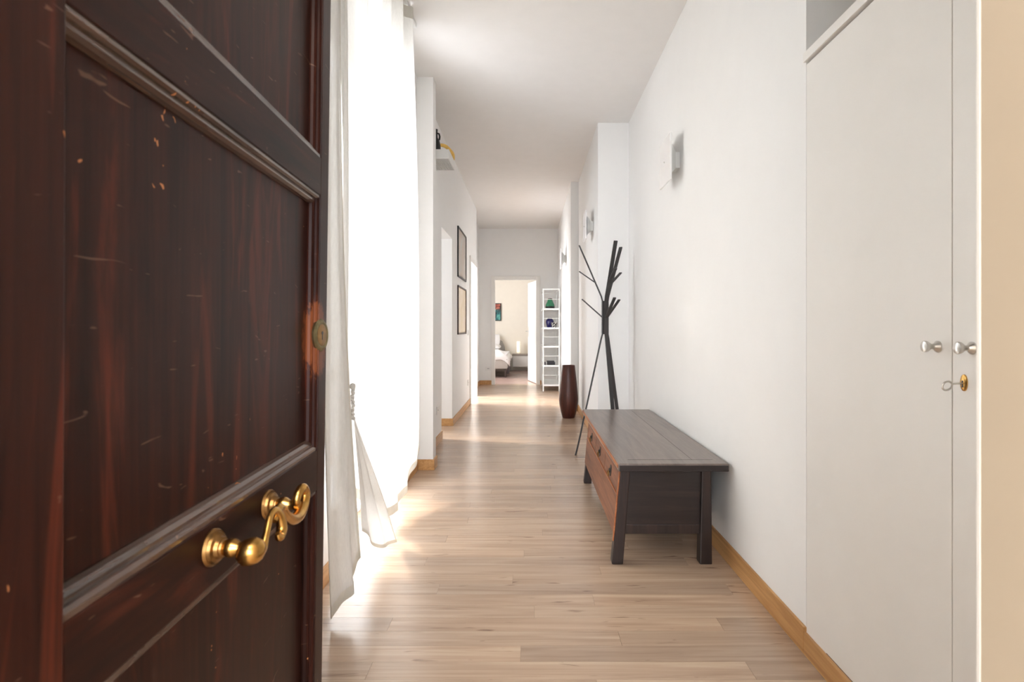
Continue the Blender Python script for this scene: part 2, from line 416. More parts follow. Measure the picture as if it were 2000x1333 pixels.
# baseboards
BH, BT = 0.085, 0.012
m = MB()
m.box(XL, XL+BT, 0.5, WIN[0], 0, BH); m.box(XL, XL+BT, WIN[1], 4.50, 0, BH); m.box(XL+BT, -0.77+BT, 4.50-BT, 4.50, 0, BH)
m.box(-0.77, -0.77+BT, 4.50, 4.63+BT, 0, BH); m.box(XL, XL+BT, 4.63, OPN[0], 0, BH)
m.box(-1.15, XL+BT, OPN[1]-BT, OPN[1], 0, BH); m.box(XL, XL+BT, OPN[1], DR[0]-0.07, 0, BH)
m.box(XL2, XL2+BT, 9.52, YE-BT, 0, BH)
tag(m.build('baseboard_left', 'oak_y', origin=(0, 0, 0), bevel=0.003), 'oak baseboard running along the left wall', 'baseboard', kind='structure')
m = MB()
m.box(XR-BT, XR, 1.955, YJ1, 0, BH+0.008); m.box(XR-BT, XR, 0.5, 1.955, 0, 0.076)
m.box(XR2-BT, XR-BT, YJ1-BT, YJ1, 0, BH); m.box(XR2-BT, XR2, YJ1, YJ2, 0, BH)
m.box(XR3-BT, XR2-BT, YJ2-BT, YJ2, 0, BH); m.box(XR3-BT, XR3, YJ2, YE-BT, 0, BH)
tag(m.build('baseboard_right', 'oak_y', origin=(0, 0, 0), bevel=0.003), 'oak baseboard running along the right wall', 'baseboard', kind='structure')
m = MB(); m.box(XL2, FD[0]-0.062, YE-BT, YE, 0, BH); m.box(FD[1]+0.072, XR3-BT, YE-BT, YE, 0, BH)
tag(m.build('baseboard_far', 'oak_y', origin=(0, 0, 0), bevel=0.003), 'short oak baseboard on the end wall', 'baseboard', kind='structure')

# casings
m = MB(); m.box(FD[0]-0.062, FD[0]+0.008, YE-0.018, YE, 0, FD[2]+0.065); m.box(FD[1]-0.008, FD[1]+0.072, YE-0.018, YE, 0, FD[2]+0.065); m.box(FD[0]+0.008, FD[1]-0.008, YE-0.018, YE, FD[2]-0.008, FD[2]+0.065)
m.box(FD[0], FD[0]+0.006, YE, YE+0.125, 0, FD[2]-0.006); m.box(FD[1]-0.006, FD[1], YE, YE+0.125, 0, FD[2]-0.006); m.box(FD[0], FD[1], YE, YE+0.125, FD[2]-0.006, FD[2])
tag(m.build('trim_2', 'lacquer', origin=(0, 0, 0), bevel=0.004), 'white casing around the bedroom doorway', 'door frame', kind='structure')
m = MB(); m.box(XL, XL+0.02, DR[0]-0.07, DR[0]+0.012, 0, DR[2]+0.07); m.box(XL, XL+0.02, DR[1]-0.012, DR[1]+0.07, 0, DR[2]+0.07); m.box(XL, XL+0.02, DR[0]+0.012, DR[1]-0.012, DR[2]-0.012, DR[2]+0.07)
m.box(-1.155, XL, DR[1]-0.015, DR[1]-0.0005, 0, DR[2]-0.015); m.box(-1.155, XL, DR[0]+0.0005, DR[0]+0.015, 0, DR[2]-0.015); m.box(-1.155, XL, DR[0]+0.0005, DR[1]-0.0005, DR[2]-0.015, DR[2]-0.0005)
m.box(-1.06, -1.02, DR[1]-0.03, DR[1]-0.015, 0, DR[2]-0.015)
tag(m.build('trim_3', 'lacquer', origin=(0, 0, 0), bevel=0.004), 'white casing of the side door on the left wall', 'door frame', kind='structure')

# ------------------------------------------------------------------ french window
wn = empty('window_1', (-1.08, (WIN[0]+WIN[1])/2, 0)); tag(wn, 'tall white french window behind the sheer curtains', 'window', kind='structure')
fx0, fx1 = -1.12, -1.05
m = MB(); m.box(fx0, fx1, WIN[0], WIN[0]+0.05, 0, WIN[2]); m.box(fx0, fx1, WIN[1]-0.05, WIN[1], 0, WIN[2]); m.box(fx0, fx1, WIN[0]+0.05, WIN[1]-0.05, WIN[2]-0.05, WIN[2]); m.box(fx0, fx1, WIN[0]+0.05, WIN[1]-0.05, 0, 0.03)
m.build('window_frame', 'lacquer', wn, bevel=0.003)
ym = (WIN[0]+WIN[1])/2
for a, b2 in ((WIN[0]+0.05, ym), (ym, WIN[1]-0.05)):
    m = MB(); z0, z1 = 0.03, WIN[2]-0.05
    m.box(-1.105, -1.06, a, a+0.06, z0, z1); m.box(-1.105, -1.06, b2-0.06, b2, z0, z1)
    m.box(-1.105, -1.06, a+0.06, b2-0.06, z0, z0+0.12); m.box(-1.105, -1.06, a+0.06, b2-0.06, z1-0.06, z1); m.box(-1.105, -1.06, a+0.06, b2-0.06, 0.85, 0.90)
    cs = m.build('casement', 'lacquer', wn, bevel=0.003)
    B(-1.085, -1.081, a+0.06, b2-0.06, z0+0.12, 0.85).build('pane', 'glass', cs); B(-1.085, -1.081, a+0.06, b2-0.06, 0.90, z1-0.06).build('pane', 'glass', cs)
portal((-1.16, ym, WIN[2]/2), (1, 0, 0), WIN[1]-WIN[0], WIN[2])
wn = empty('added_window', (-1.08, 1.5, 1.3)); tag(wn, 'small frosted window added behind the entrance door to brighten the cupboard', 'window', kind='structure')  # unseen window, added to throw daylight on the cupboard side
m = MB(); m.box(fx0, fx1, 1.25, 1.29, 1.3, 2.2); m.box(fx0, fx1, 1.71, 1.75, 1.3, 2.2); m.box(fx0, fx1, 1.29, 1.71, 2.16, 2.2); m.box(fx0, fx1, 1.29, 1.71, 1.3, 1.34)
m.build('window_frame', 'lacquer', wn, bevel=0.003)
B(-1.085, -1.084, 1.29, 1.71, 1.34, 2.16).build('pane', 'frosted', wn)
B(-1.05, -0.87, 1.22, 1.78, 1.28, 1.3).build('window_sill', 'lacquer', wn, bevel=0.003)
portal((-1.16, 1.5, 1.75), (1, 0, 0), 0.5, 0.9)

# ------------------------------------------------------------------ bedroom
BY0, BY1 = YE+0.12, 15.35
m = MB(); m.box(-2.6, 1.4, BY1, BY1+0.1, 0, CEIL); m.box(1.3, 1.4, BY0, BY1, 0, CEIL)
m.box(-2.6, -2.5, BY0, 11.9, 0, CEIL); m.box(-2.6, -2.5, 13.3, BY1, 0, CEIL); m.box(-2.6, -2.5, 11.9, 13.3, 0, 0.9); m.box(-2.6, -2.5, 11.9, 13.3, 2.35, CEIL)
m.box(-2.6, -1.27, YE, BY0, 0, CEIL)
tag(m.build('wall_bedroom', 'bed_wall', origin=(0, 0, 0)), 'cream bedroom walls seen through the far doorway', 'wall', kind='structure')
tag(B(-2.6, 1.4, YE+0.10, BY1+0.1, -0.1, -0.001).build('floor', 'bed_floor'), 'glossy red-brown bedroom floor', 'floor', kind='structure')
tag(B(-2.6, 1.4, BY0, BY1+0.1, CEIL, CEIL+0.15).build('ceiling', 'ceiling'), 'white bedroom ceiling', 'ceiling', kind='structure')
portal((-2.61, 12.6, 1.625), (1, 0, 0), 1.4, 1.45)

# bedroom door leaf, open into the room
hx, hy = FD[1]-0.005, YE+0.14; dv = Vector((-0.218, 0.976, 0)); nv = Vector((-0.976, -0.218, 0))
def dl(u, n, z): return Vector((hx, hy, 0))+dv*u+nv*n+Vector((0, 0, z))
def dbox(m, u0, u1, n0, n1, z0, z1):
    m.hexa([dl(u0, n0, z0), dl(u1, n0, z0), dl(u1, n1, z0), dl(u0, n1, z0), dl(u0, n0, z1), dl(u1, n0, z1), dl(u1, n1, z1), dl(u0, n1, z1)]); return m
t = empty('door_2', (hx, hy, 0)); tag(t, 'white panelled bedroom door standing open at the far doorway', 'door', kind='structure')
dbox(MB(), 0, 0.78, -0.036, -0.006, 0.012, 2.09).build('door_core', 'lacquer', t)
for u0, u1 in ((0, 0.11), (0.67, 0.78)): dbox(MB(), u0, u1, -0.042, 0, 0.012, 2.09).build('stile', 'lacquer', t, bevel=0.003)
for z0, z1 in ((0.012, 0.2), (0.92, 1.06), (1.97, 2.09)): dbox(MB(), 0.11, 0.67, -0.042, 0, z0, z1).build('rail', 'lacquer', t, bevel=0.003)
hd = dbox(MB(), 0.705, 0.745, 0, 0.006, 0.94, 1.16).build('handle_plate', 'chrome', t, bevel=0.002)
MB().tube([dl(0.725, 0.004, 1.06), dl(0.725, 0.05, 1.06), dl(0.71, 0.055, 1.06), dl(0.61, 0.055, 1.06)], 0.009).build('lever', 'chrome', hd, smooth=True)
dbox(MB(), 0.0, 0.78, -0.034, -0.008, 0.001, 0.0125).build('draught_strip', 'dark_leg', t)

# bed
t = empty('bed', (-1.25, 13.9, 0)); tag(t, 'grey upholstered bed with white bedding seen through the far doorway', 'bed')
B(-2.0, -0.525, 12.96, 14.95, 0.20, 0.42).build('bed_base', 'grey_fabric', t, bevel=0.015, smooth=True)
for x in (-1.93, -0.57):
    for yy in (13.0, 14.85): MB().lathe([(0.016, 0), (0.024, 0.2)], (x, yy, 0), seg=12).build('leg', 'dark_leg', t, smooth=True)
m = MB(); pr = [(-1.85, 0.55), (-1.8, 0.72), (-1.6, 0.84), (-1.25, 0.88), (-0.9, 0.85), (-0.76, 0.78), (-0.69, 0.62), (-0.67, 0.3), (-0.67, 0.2), (-1.85, 0.2)]
b = len(m.v)
for yy in (15.22, 15.32):
    for x, z in pr: m.v.append((x, yy, z))
n = len(pr); m.f += [tuple(range(n)), tuple(range(2*n-1, n-1, -1))]+[(i, (i+1) % n, n+(i+1) % n, n+i) for i in range(n)]
m.build('headboard', 'grey_fabric', t, bevel=0.012, smooth=True)
m = MB(); nx, ny = 26, 24
for j in range(ny+1):
    yy = 12.93+ (14.6-12.93)*j/ny
    for i in range(nx+1):
        u = i/nx*2-1; ex = abs(u)**6
        x = -1.26 + u*0.80; z = 0.585 - 0.17*ex + 0.012*math.sin(yy*7+u*5) + 0.01*math.sin(u*17+yy*3)
        if j == 0: z -= 0.15
        if j == 1: z -= 0.02
        if abs(u) > 0.95: z -= 0.02*math.sin(yy*11)+0.02
        m.v.append((x, yy, z))
for j in range(ny):
    for i in range(nx):
        a = j*(nx+1)+i; m.f.append((a, a+1, a+nx+2, a+nx+1))
dv_ = m.build('duvet', 'linen_white', t, smooth=True)
md = dv_.modifiers.new('thick', 'SOLIDIFY'); md.thickness = 0.03; md.offset = -1
B(-1.98, -0.54, 12.99, 14.95, 0.42, 0.53).build('mattress', 'linen_white', t, bevel=0.03, smooth=True)
B(-0.552, -0.520, 13.35, 14.94, 0.05, 0.40).build('base_side_shade', 'slate_dark', t, bevel=0.005)  # dark panel standing in for shade on the bed base side
def pillow(cx, cy, cz, sx, sy, sz, tilt, lab):
    m = MB(); N = 12
    for sgn in (1, -1):
        for j in range(N+1):
            for i in range(N+1):
                u, v = i/N*2-1, j/N*2-1
                h = sz*((1-u**4)*(1-v**4))**0.6
                p = Vector((u*sx*(1-0.06*v*v), v*sy*(1-0.06*u*u), sgn*h))
                p = Matrix.Rotation(tilt, 3, 'X') @ p
                m.v.append((cx+p.x, cy+p.y, cz+p.z))
    for q in range(2):
        for j in range(N):
            for i in range(N):
                a = q*(N+1)**2+j*(N+1)+i; m.f.append((a, a+1, a+N+2, a+N+1))
    o = m.build('pillow', 'linen_white', smooth=True); tag(o, lab, 'pillow', 'pillows on the bed'); return o
pillow(-1.14, 14.66, 0.645, 0.38, 0.26, 0.075, 0.12, 'white pillow lying flat on the bed, lower of the two')
pillow(-1.17, 15.09, 0.80, 0.36, 0.20, 0.055, 1.0, 'white pillow propped against the headboard, upper of the two')
t = empty('nightstand', (-0.19, 15.14, 0)); tag(t, 'white wall-hung nightstand with grey top beside the bed', 'nightstand')
B(-0.47, 0.05, 14.98, 15.34, 0.10, 0.40).build('body', 'lacquer', t, bevel=0.004)
B(-0.48, 0.06, 14.96, 15.34, 0.40, 0.445).build('top', 'grey_top', t, bevel=0.004)
B(-0.46, 0.04, 14.968, 14.982, 0.115, 0.385).build('drawer', 'lacquer', t, bevel=0.003)
k = NT('glowing_lamp_shade'); k.color(lin((250, 238, 205))); k.b.inputs['Emission Color'].default_value = (1, 0.86, 0.6, 1); k.b.inputs['Emission Strength'].default_value = 0.8; M['shade'] = k.m
t = empty('table_lamp', (-0.32, 15.12, 0.445)); tag(t, 'cream cylindrical table lamp on the nightstand', 'lamp')
MB().lathe([(0.035, 0), (0.035, 0.012), (0.012, 0.02), (0.012, 0.04)], (-0.32, 15.12, 0.445), seg=20).build('lamp_base', 'lacquer', t, smooth=True)
MB().lathe([(0.045, 0.035), (0.045, 0.33)], (-0.32, 15.12, 0.445), seg=24).build('lamp_shade', 'shade', t, smooth=True)
# bedroom painting
k = NT('abstract_painting'); f = k.noise(k.coords('Object', (9, 9, 5)), 1.0, 3, 0.6, 1.5)
tz = k.n.new('ShaderNodeSeparateXYZ'); k.link(k.coords('Object'), tz.inputs[0])
low = k.ramp(f, [(0.38, lin((30, 22, 20))), (0.5, lin((40, 120, 122))), (0.62, lin((96, 170, 160)))])
hi = k.ramp(f, [(0.4, lin((50, 24, 18))), (0.52, lin((176, 84, 66))), (0.62, lin((226, 140, 110)))])
k.color(k.mix(k.ramp(tz.outputs[2], [(0.28, (0, 0, 0, 1)), (0.34, (1, 1, 1, 1))]), low, hi)); k.rough(0.5); M['abstract'] = k.m
t = empty('painting', (-1.0, 15.33, 1.32)); tag(t, 'dark teal and red abstract painting on the bedroom wall', 'painting')
B(-1.20, -0.785, 15.315, 15.35, 1.325, 1.80).build('picture_frame', 'black_frame', t, bevel=0.003)
B(-1.18, -0.81, 15.311, 15.316, 1.35, 1.775).build('canvas', 'abstract', t)

# ------------------------------------------------------------------ entrance door
DK = 0.0621
Xf = lambda y: -0.412+(1.15-y)*DK
YH, YF = 0.36, 1.15
def DW(p):                                  # (u = depth, n = outwards, z) -> world; the old leaf is a little out of square
    y, n, z = p
    y = y + 0.046*(z-1.12)*((y-YH)/(YF-YH))
    return (Xf(y)+n*0.998, y-n*DK*-1*0.0-n*0.062*-1*-1, z)
def dpart(name, mat, parent, u0, u1, n0, n1, z0, z1, bevel=0.0):
    # box in door space, subdivided by nothing, then warped
    return MB().hexa([(u0, n0, z0), (u1, n0, z0), (u1, n1, z0), (u0, n1, z0), (u0, n0, z1), (u1, n0, z1), (u1, n1, z1), (u0, n1, z1)]).build(name, mat, parent, bevel=bevel, fn=DW)
TH = 0.048
ed = empty('door_1', (Xf(YH), YH, 0)); tag(ed, 'dark varnished panelled entrance door standing open with brass pull', 'door', kind='structure')
UL, UR = 0.4505, 1.100
dpart('stile', 'door_v', ed, YH, UL, -TH, 0, 0.012, 2.30, 0.0015)
dpart('stile', 'door_v', ed, UR, YF, -TH, 0, 0.012, 2.30, 0.002)
RAILS = [(0.012, 0.22), (0.811, 0.886), (1.380, 1.453), (2.16, 2.30)]
for z0, z1 in RAILS: dpart('rail', 'door_h', ed, UL, UR, -TH, 0, z0, z1, 0.0015)
for (a, b2) in ((0.22, 0.811), (0.886, 1.380), (1.453, 2.16)):
    dpart('panel', 'door_v', ed, UL-0.004, UR+0.004, -0.034, -0.020, a-0.004, b2+0.004)
# moulded edges round each panel: three stepped beads
for (a, b2) in ((0.22, 0.811), (0.886, 1.380), (1.453, 2.16)):
    for side in ('bottom', 'top', 'free'):
        m = MB()
        prof = [(0.0, -0.002), (0.0055, -0.0015), (0.0085, -0.0045), (0.0095, -0.0085), (0.0135, -0.0085), (0.0175, -0.012), (0.0195, -0.017), (0.0195, -0.022)]
        if a > 0.8 and side == 'bottom': prof = [(q*1.15, n_) for q, n_ in prof]
        sh = 0.9 if side == 'free' else 1.0
        rows = []
        for q, n_ in prof:
            q *= sh
            if side == 'bottom': rows.append(((UL, n_, a+q), (UR-q*0.9, n_, a+q)))
            elif side == 'top': rows.append(((UL, n_, b2-q), (UR-q*0.9, n_, b2-q)))
            else: rows.append(((UR-q, n_, a+q), (UR-q, n_, b2-q)))
        for p0, p1 in rows: m.v += [p0, p1]
        for i in range(len(rows)-1): m.f.append((2*i, 2*i+1, 2*i+3, 2*i+2))
        n0 = len(m.v); q0, q1 = rows[0], rows[-1]
        m.v += [(q0[0][0], -0.022, q0[0][2]), (q0[1][0], -0.022, q0[1][2])]
        m.f += [(n0, n0+1, 1, 0), (n0+1, n0, 2*len(rows)-2, 2*len(rows)-1)]
        m.build('moulding', 'door_v' if side == 'free' else 'door_m', ed, fn=DW)
# brass pull
def rose(m, u, z, R, seg=28):
    c = Vector(DW((u, 0, z))); ax = Vector((1, -0.062, 0))
    m.lathe([(R*1.0, 0), (R*1.02, 0.003), (R*0.93, 0.006), (R*0.86, 0.0055), (R*0.80, 0.009), (R*0.62, 0.0105), (R*0.55, 0.0145), (R*0.46, 0.015), (R*0.40, 0.018)], c, ax, seg)
    return c, ax
ph = None
U1, U2, HZ = 0.688, 0.858, 0.857
def dp(y, n, z): return Vector(DW((y, n, z)))
# scroll bar as a swept tube with swelling radius
def smoothpath(P, R, n=8):
    out = []; rr = []
    for i in range(len(P)-1):
        p0, p1, p2, p3 = [Vector(P[max(0, min(len(P)-1, i+d))]) for d in (-1, 0, 1, 2)]
        for s_ in range(n):
            t_ = s_/n
            out.append(0.5*((2*p1)+(-p0+p2)*t_+(2*p0-5*p1+4*p2-p3)*t_*t_+(-p0+3*p1-3*p2+p3)*t_**3)); rr.append(R[i]+(R[i+1]-R[i])*t_)
    out.append(Vector(P[-1])); rr.append(R[-1]); return out, rr
NB = 0.050
P1 = [(0.690, NB, 0.850), (0.708, NB+.004, 0.847), (0.722, NB+.004, 0.862), (0.738, NB+.003, 0.880), (0.752, NB+.004, 0.882), (0.764, NB+.006, 0.870), (0.767, NB+.007, 0.853), (0.757, NB+.008, 0.846), (0.750, NB+.008, 0.853)]
R1 = [0.009, 0.0055, 0.0042, 0.0042, 0.0050, 0.0062, 0.0072, 0.0060, 0.003]
P2 = [(0.752, NB+.002, 0.868), (0.768, NB+.001, 0.878), (0.782, NB, 0.874), (0.800, NB, 0.860), (0.826, NB, 0.846), (0.852, NB, 0.843), (0.872, NB, 0.852), (0.880, NB, 0.868), (0.870, NB, 0.879), (0.857, NB-.002, 0.874), (0.853, NB-.004, 0.862), (0.860, NB-.006, 0.857)]
R2 = [0.004, 0.0065, 0.0075, 0.0072, 0.0082, 0.0088, 0.0085, 0.0078, 0.0070, 0.0064, 0.0056, 0.004]
m = MB()
for P, R in ((P1, R1), (P2, R2)):
    pth, rr = smoothpath(P, R); m.tube([DW(p) for p in pth], rr, 14)
# a groove line along the scroll
pth, rr = smoothpath([(p[0], p[1]+0.0062, p[2]+0.001) for p in P2[2:9]], [0.0022]*7); m.tube([DW(p) for p in pth], rr, 8)
ph = m.build('pull_handle', 'brass', ed, smooth=True); ph['label'] = 'scrolled brass pull handle'
for u, R in ((U1, 0.0218), (U2, 0.0214)):
    m = MB(); c_, ax = rose(m, u, HZ, R); m.build('rosette', 'old_brass', ph, smooth=True)
    m = MB(); m.lathe([(0.0085, 0.014), (0.0095, 0.019), (0.0115, 0.024), (0.0108, 0.029), (0.0075, 0.034), (0.0068, 0.040), (0.0085, 0.045), (0.006, 0.050)], c_, ax, 24); m.build('post', 'brass', ph, smooth=True)
c_ = dp(U1-0.001, NB, HZ-0.003)
m = MB(); m.lathe([(0.0005, -0.0175), (0.007, -0.0165), (0.0125, -0.011), (0.0158, -0.003), (0.0158, 0.003), (0.0125, 0.010), (0.0085, 0.0145), (0.0005, 0.017)], c_, Vector((0.55, 0.35, 0.5)), 28); m.build('knob', 'brass', ph, smooth=True)
# lock rosette on the free stile
c_ = dp(1.112, -0.004, 1.107); ax = Vector((1, -0.062, 0))
lk = MB().lathe([(0.0315, 0), (0.032, 0.004), (0.029, 0.007), (0.0245, 0.008), (0.0215, 0.0065)], c_, ax, 36).build('escutcheon', 'lock', ed, smooth=True); lk['label'] = 'round tarnished brass lock escutcheon'
MB().lathe([(0.0212, 0.001), (0.0212, 0.0068), (0.020, 0.0072)], c_, ax, 30).build('lock_core', 'old_brass', lk, smooth=True)
kc = c_+ax.normalized()*0.0072
MB().lathe([(0.0036, -0.002), (0.0036, 0.0006)], kc+Vector((0, 0, 0.004)), ax, 14).box(kc.x-0.002, kc.x+0.0006, kc.y-0.0015, kc.y+0.0015, kc.z-0.009, kc.z+0.004).build('keyhole', 'black', lk)

# ------------------------------------------------------------------ curtains
def sheet(name, top, bot, U, V, folds, parent, mat, phase=0.0, amp0=0.03, amp1=0.045, extra=None, vcurve=None):
    m = MB(); grid = []
    for j in range(V+1):
        v = j/V; row = []
        for i in range(U+1):
            u = i/U
            tx, ty, tz = top(u); bx, by, bz = bot(u)
            e = vcurve(v) if vcurve else v
            x = tx+(bx-tx)*e; yy = ty+(by-ty)*e; z = tz+(bz-tz)*v
            a = amp0+(amp1-amp0)*v
            ph_ = 2*PI*folds*(u+0.02*math.sin(3*v+phase*2)+0.03*math.sin(9*u+phase))+phase
            x += a*math.sin(ph_)*(1-0.25*v*math.sin(5*u+2)) + 0.3*a*math.sin(2.3*ph_+1.3+v)
            yy += 0.25*a*math.sin(2*ph_+0.7)
            if extra:
                dx, dy, dz = extra(u, v); x += dx; yy += dy; z += dz
            row.append((x, yy, z))
        grid.append(row)
    for row in grid: m.v += row
    for j in range(V):
        for i in range(U):
            a = j*(U+1)+i; m.f.append((a, a+1, a+U+2, a+U+1))
    o = m.build(name, mat, parent, smooth=True)
    return o, grid
def hemline(grid, parent, side, width=2):
    """double-folded hem strip following one border of a sheet"""
    m = MB()
    if side == 'bottom': seq = [[r[i] for r in grid[-1-width:]] for i in range(len(grid[0]))]
    elif side == 'left': seq = [r[:width+1] for r in grid]
    else: seq = [r[-1-width:] for r in grid]
    k_ = width+1
    for s_ in seq: m.v += [(p[0]+0.0022, p[1]-0.001, p[2]) for p in s_]
    for i in range(len(seq)-1):
        for j in range(width): m.f.append((i*k_+j, i*k_+j+1, (i+1)*k_+j+1, (i+1)*k_+j))
    m.build('hem', 'linen_hem', parent, smooth=True)
ZT = CEIL-0.03
tr_ = B(-0.815, -0.745, 1.9, 3.72, CEIL-0.025, CEIL-0.001).build('curtain_track', 'white_metal', bevel=0.003)
tag(tr_, 'white ceiling track carrying the sheer curtains', 'curtain track')
# long sheer over the window
c2 = empty('curtain', (-0.78, 3.0, 0)); tag(c2, 'bright white sheer linen curtain hanging over the french window', 'curtain', 'sheer linen curtains')
def top2(u): return (-0.772, 2.27+1.38*u, ZT)
def bot2(u):
    h = 0.070 + (0.215*((u-0.60)/0.40)**1.5 if u > 0.60 else 0) + (0.40*((0.46-u)/0.46)**0.9 if u < 0.46 else 0)
    return (-0.805+0.040*u, 2.36+1.52*u, h)
def ex2(u, v):
    b_ = 0.03*math.sin(PI*v)*math.sin(2*PI*u*1.3+0.4)
    return (b_, 0.10*(v**1.5)*max(0, u-0.5)*(1-0.6*max(0, v-0.75)*4*0.6), 0)
_, g = sheet('cloth', top2, bot2, 150, 60, 5.6, c2, 'linen', 0.6, 0.040, 0.012, ex2)
hemline(g, c2, 'bottom', 1); hemline(g, c2, 'right', 2)
# header tape with pleats
m = MB(); 
for i in range(len(g[0])-1):
    a, b2 = g[0][i], g[0][i+1]
    kx = 0.004
    m.hexa([(a[0]-kx, a[1], ZT-0.07), (b2[0]-kx, b2[1], ZT-0.07), (b2[0]+kx, b2[1], ZT-0.07), (a[0]+kx, a[1], ZT-0.07), (a[0]-kx, a[1], ZT), (b2[0]-kx, b2[1], ZT), (b2[0]+kx, b2[1], ZT), (a[0]+kx, a[1], ZT)])
m.build('header_tape', 'linen_hem', c2)
# knotted corner of the same curtain
def fan_pts(u, v):
    ap = Vector((-0.738, 2.375, 0.757))
    bl = Vector((-0.715, 2.40, 0.265)); br = Vector((-0.690, 2.915, 0.030))
    e = Vector(bl).lerp(br, u); e.z += -0.05*math.sin(PI*u)
    p = ap.lerp(e, v**0.93)
    wv = math.sin(PI*min(1, v*1.1))
    p.x += 0.022*v*math.sin(2*PI*2.1*u+0.5)*(0.4+0.6*wv)
    p.y += 0.012*math.sin(2*PI*1.7*u)*v
    return tuple(p)
m = MB(); U_, V_ = 48, 30; g = [[fan_pts(i/U_, 0.02+0.98*j/V_) for i in range(U_+1)] for j in range(V_+1)]
for r in g: m.v += r
for j in range(V_):
    for i in range(U_):
        a = j*(U_+1)+i; m.f.append((a, a+1, a+U_+2, a+U_+1))
tc = m.build('tied_corner', 'linen', c2, smooth=True)
hemline(g, tc, 'bottom', 1); hemline(g, tc, 'right', 1)
m = MB(); pts = []; rr = []
for i in range(41):
    t_ = i/40; pts.append((-0.740+0.003*math.sin(i*1.2), 2.368+0.004*math.cos(i*1.2), 0.742+0.132*t_)); rr.append(0.0062+0.0022*math.sin(i*1.57))
m.tube(pts, rr, 10); m.lathe([(0.002, 0), (0.010, 0.004), (0.0125, 0.013), (0.010, 0.022), (0.002, 0.026)], (-0.740, 2.369, 0.866), seg=14)
m.build('knotted_cord', 'cord', c2, smooth=True)
# short near panel beside the entrance door
c1 = empty('curtain', (-0.75, 2.2, 0)); tag(c1, 'shaded linen curtain panel ending in a pointed corner beside the entrance door', 'curtain', 'sheer linen curtains')
def top1(u): return (-0.745, 2.00+0.275*u, ZT)
def bot1(u):
    h = 0.022+0.16*max(0, (u-0.18)/0.82)**1.1 + (0.03*(0.18-u)/0.18 if u < 0.18 else 0)
    return (-0.748+0.062*u, 2.105+0.225*u, h)
def ex1(u, v):
    return (-0.006*math.sin(PI*v)*u, -0.03*math.sin(PI*v)*(1-u)*0.6, 0)
_, g = sheet('cloth', top1, bot1, 60, 70, 1.6, c1, 'linen', 2.2, 0.016, 0.016, ex1, lambda v: v**2.6)
hemline(g, c1, 'bottom', 1); hemline(g, c1, 'left', 2); hemline(g, c1, 'right', 2)
m = MB()
for i in range(len(g[0])-1):
    a, b2 = g[0][i], g[0][i+1]; kx = 0.004
    m.hexa([(a[0]-kx, a[1], ZT-0.07), (b2[0]-kx, b2[1], ZT-0.07), (b2[0]+kx, b2[1], ZT-0.07), (a[0]+kx, a[1], ZT-0.07), (a[0]-kx, a[1], ZT), (b2[0]-kx, b2[1], ZT), (b2[0]+kx, b2[1], ZT), (a[0]+kx, a[1], ZT)])
m.build('header_tape', 'linen_hem', c1)

# ------------------------------------------------------------------ built-in cupboard on the right
t = empty('built_in_cupboard', (1.25, 1.25, 0.077)); tag(t, 'white flush built-in cupboard with two doors in the right wall', 'cupboard')
B(0.972, 1.54, 0.515, 0.535, 0.078, 2.035).box(0.972, 1.54, 1.935, 1.955, 0.078, 2.035).box(1.52, 1.54, 0.535, 1.935, 0.078, 2.035).box(0.972, 1.52, 0.535, 1.935, 0.078, 0.098).build('carcass', 'joint_brown', t)
lg = B(0.938, 1.545, 0.505, 1.9595, 2.035, 2.066).build('top_board', 'lacquer', t, bevel=0.002)
for y0_, y1_, ky in ((1.2825, 1.957, 1.325), (0.535, 1.2795, 1.222)):
    d = B(0.9495, 0.9705, y0_, y1_, 0.078, 2.028).build('door', 'lacquer', t, bevel=0.0012)
    MB().lathe([(0.0135, 0), (0.0135, 0.003), (0.0095, 0.007), (0.006, 0.011), (0.006, 0.017), (0.009, 0.021), (0.0125, 0.026), (0.0135, 0.030), (0.012, 0.034), (0.006, 0.036), (0.0004, 0.0362)], (0.9495, ky, 1.078), (-1, 0, 0), 28).build('knob', 'chrome', d, smooth=True)
ec = MB().lathe([(0.0165, 0), (0.016, 0.0025), (0.013, 0.004), (0.004, 0.0045)], (0.9495, 1.2445, 1.001), (-1, 0, 0), 30).build('lock_plate', 'brass', t, smooth=True, fn=lambda v: (v.x, 1.2445+(v.y-1.2445)*0.62, 1.001+(v.z-1.001)*1.12))
ec.scale = (1, 1, 1); ec['label'] = 'oval brass lock plate'
MB().box(0.9445, 0.9455, 1.2425, 1.2465, 0.991, 1.006).build('keyhole', 'black', ec)
t = empty('key', (0.93, 1.2445, 0.99)); tag(t, 'small steel key sticking out of the cupboard lock', 'key')
MB().tube([(0.946, 1.2445, 1.0), (0.922, 1.2445, 0.9985)], 0.0022, 10).build('shank', 'chrome', t, smooth=True)
bow = [(0.922+0.0-0.0095*(1-math.cos(2*PI*i/18))*1.1, 1.2445, 0.9965+0.0095*math.sin(2*PI*i/18)-0.002*(1-math.cos(2*PI*i/18))) for i in range(19)]
MB().tube(bow, 0.0021, 8).build('bow', 'chrome', t, smooth=True)

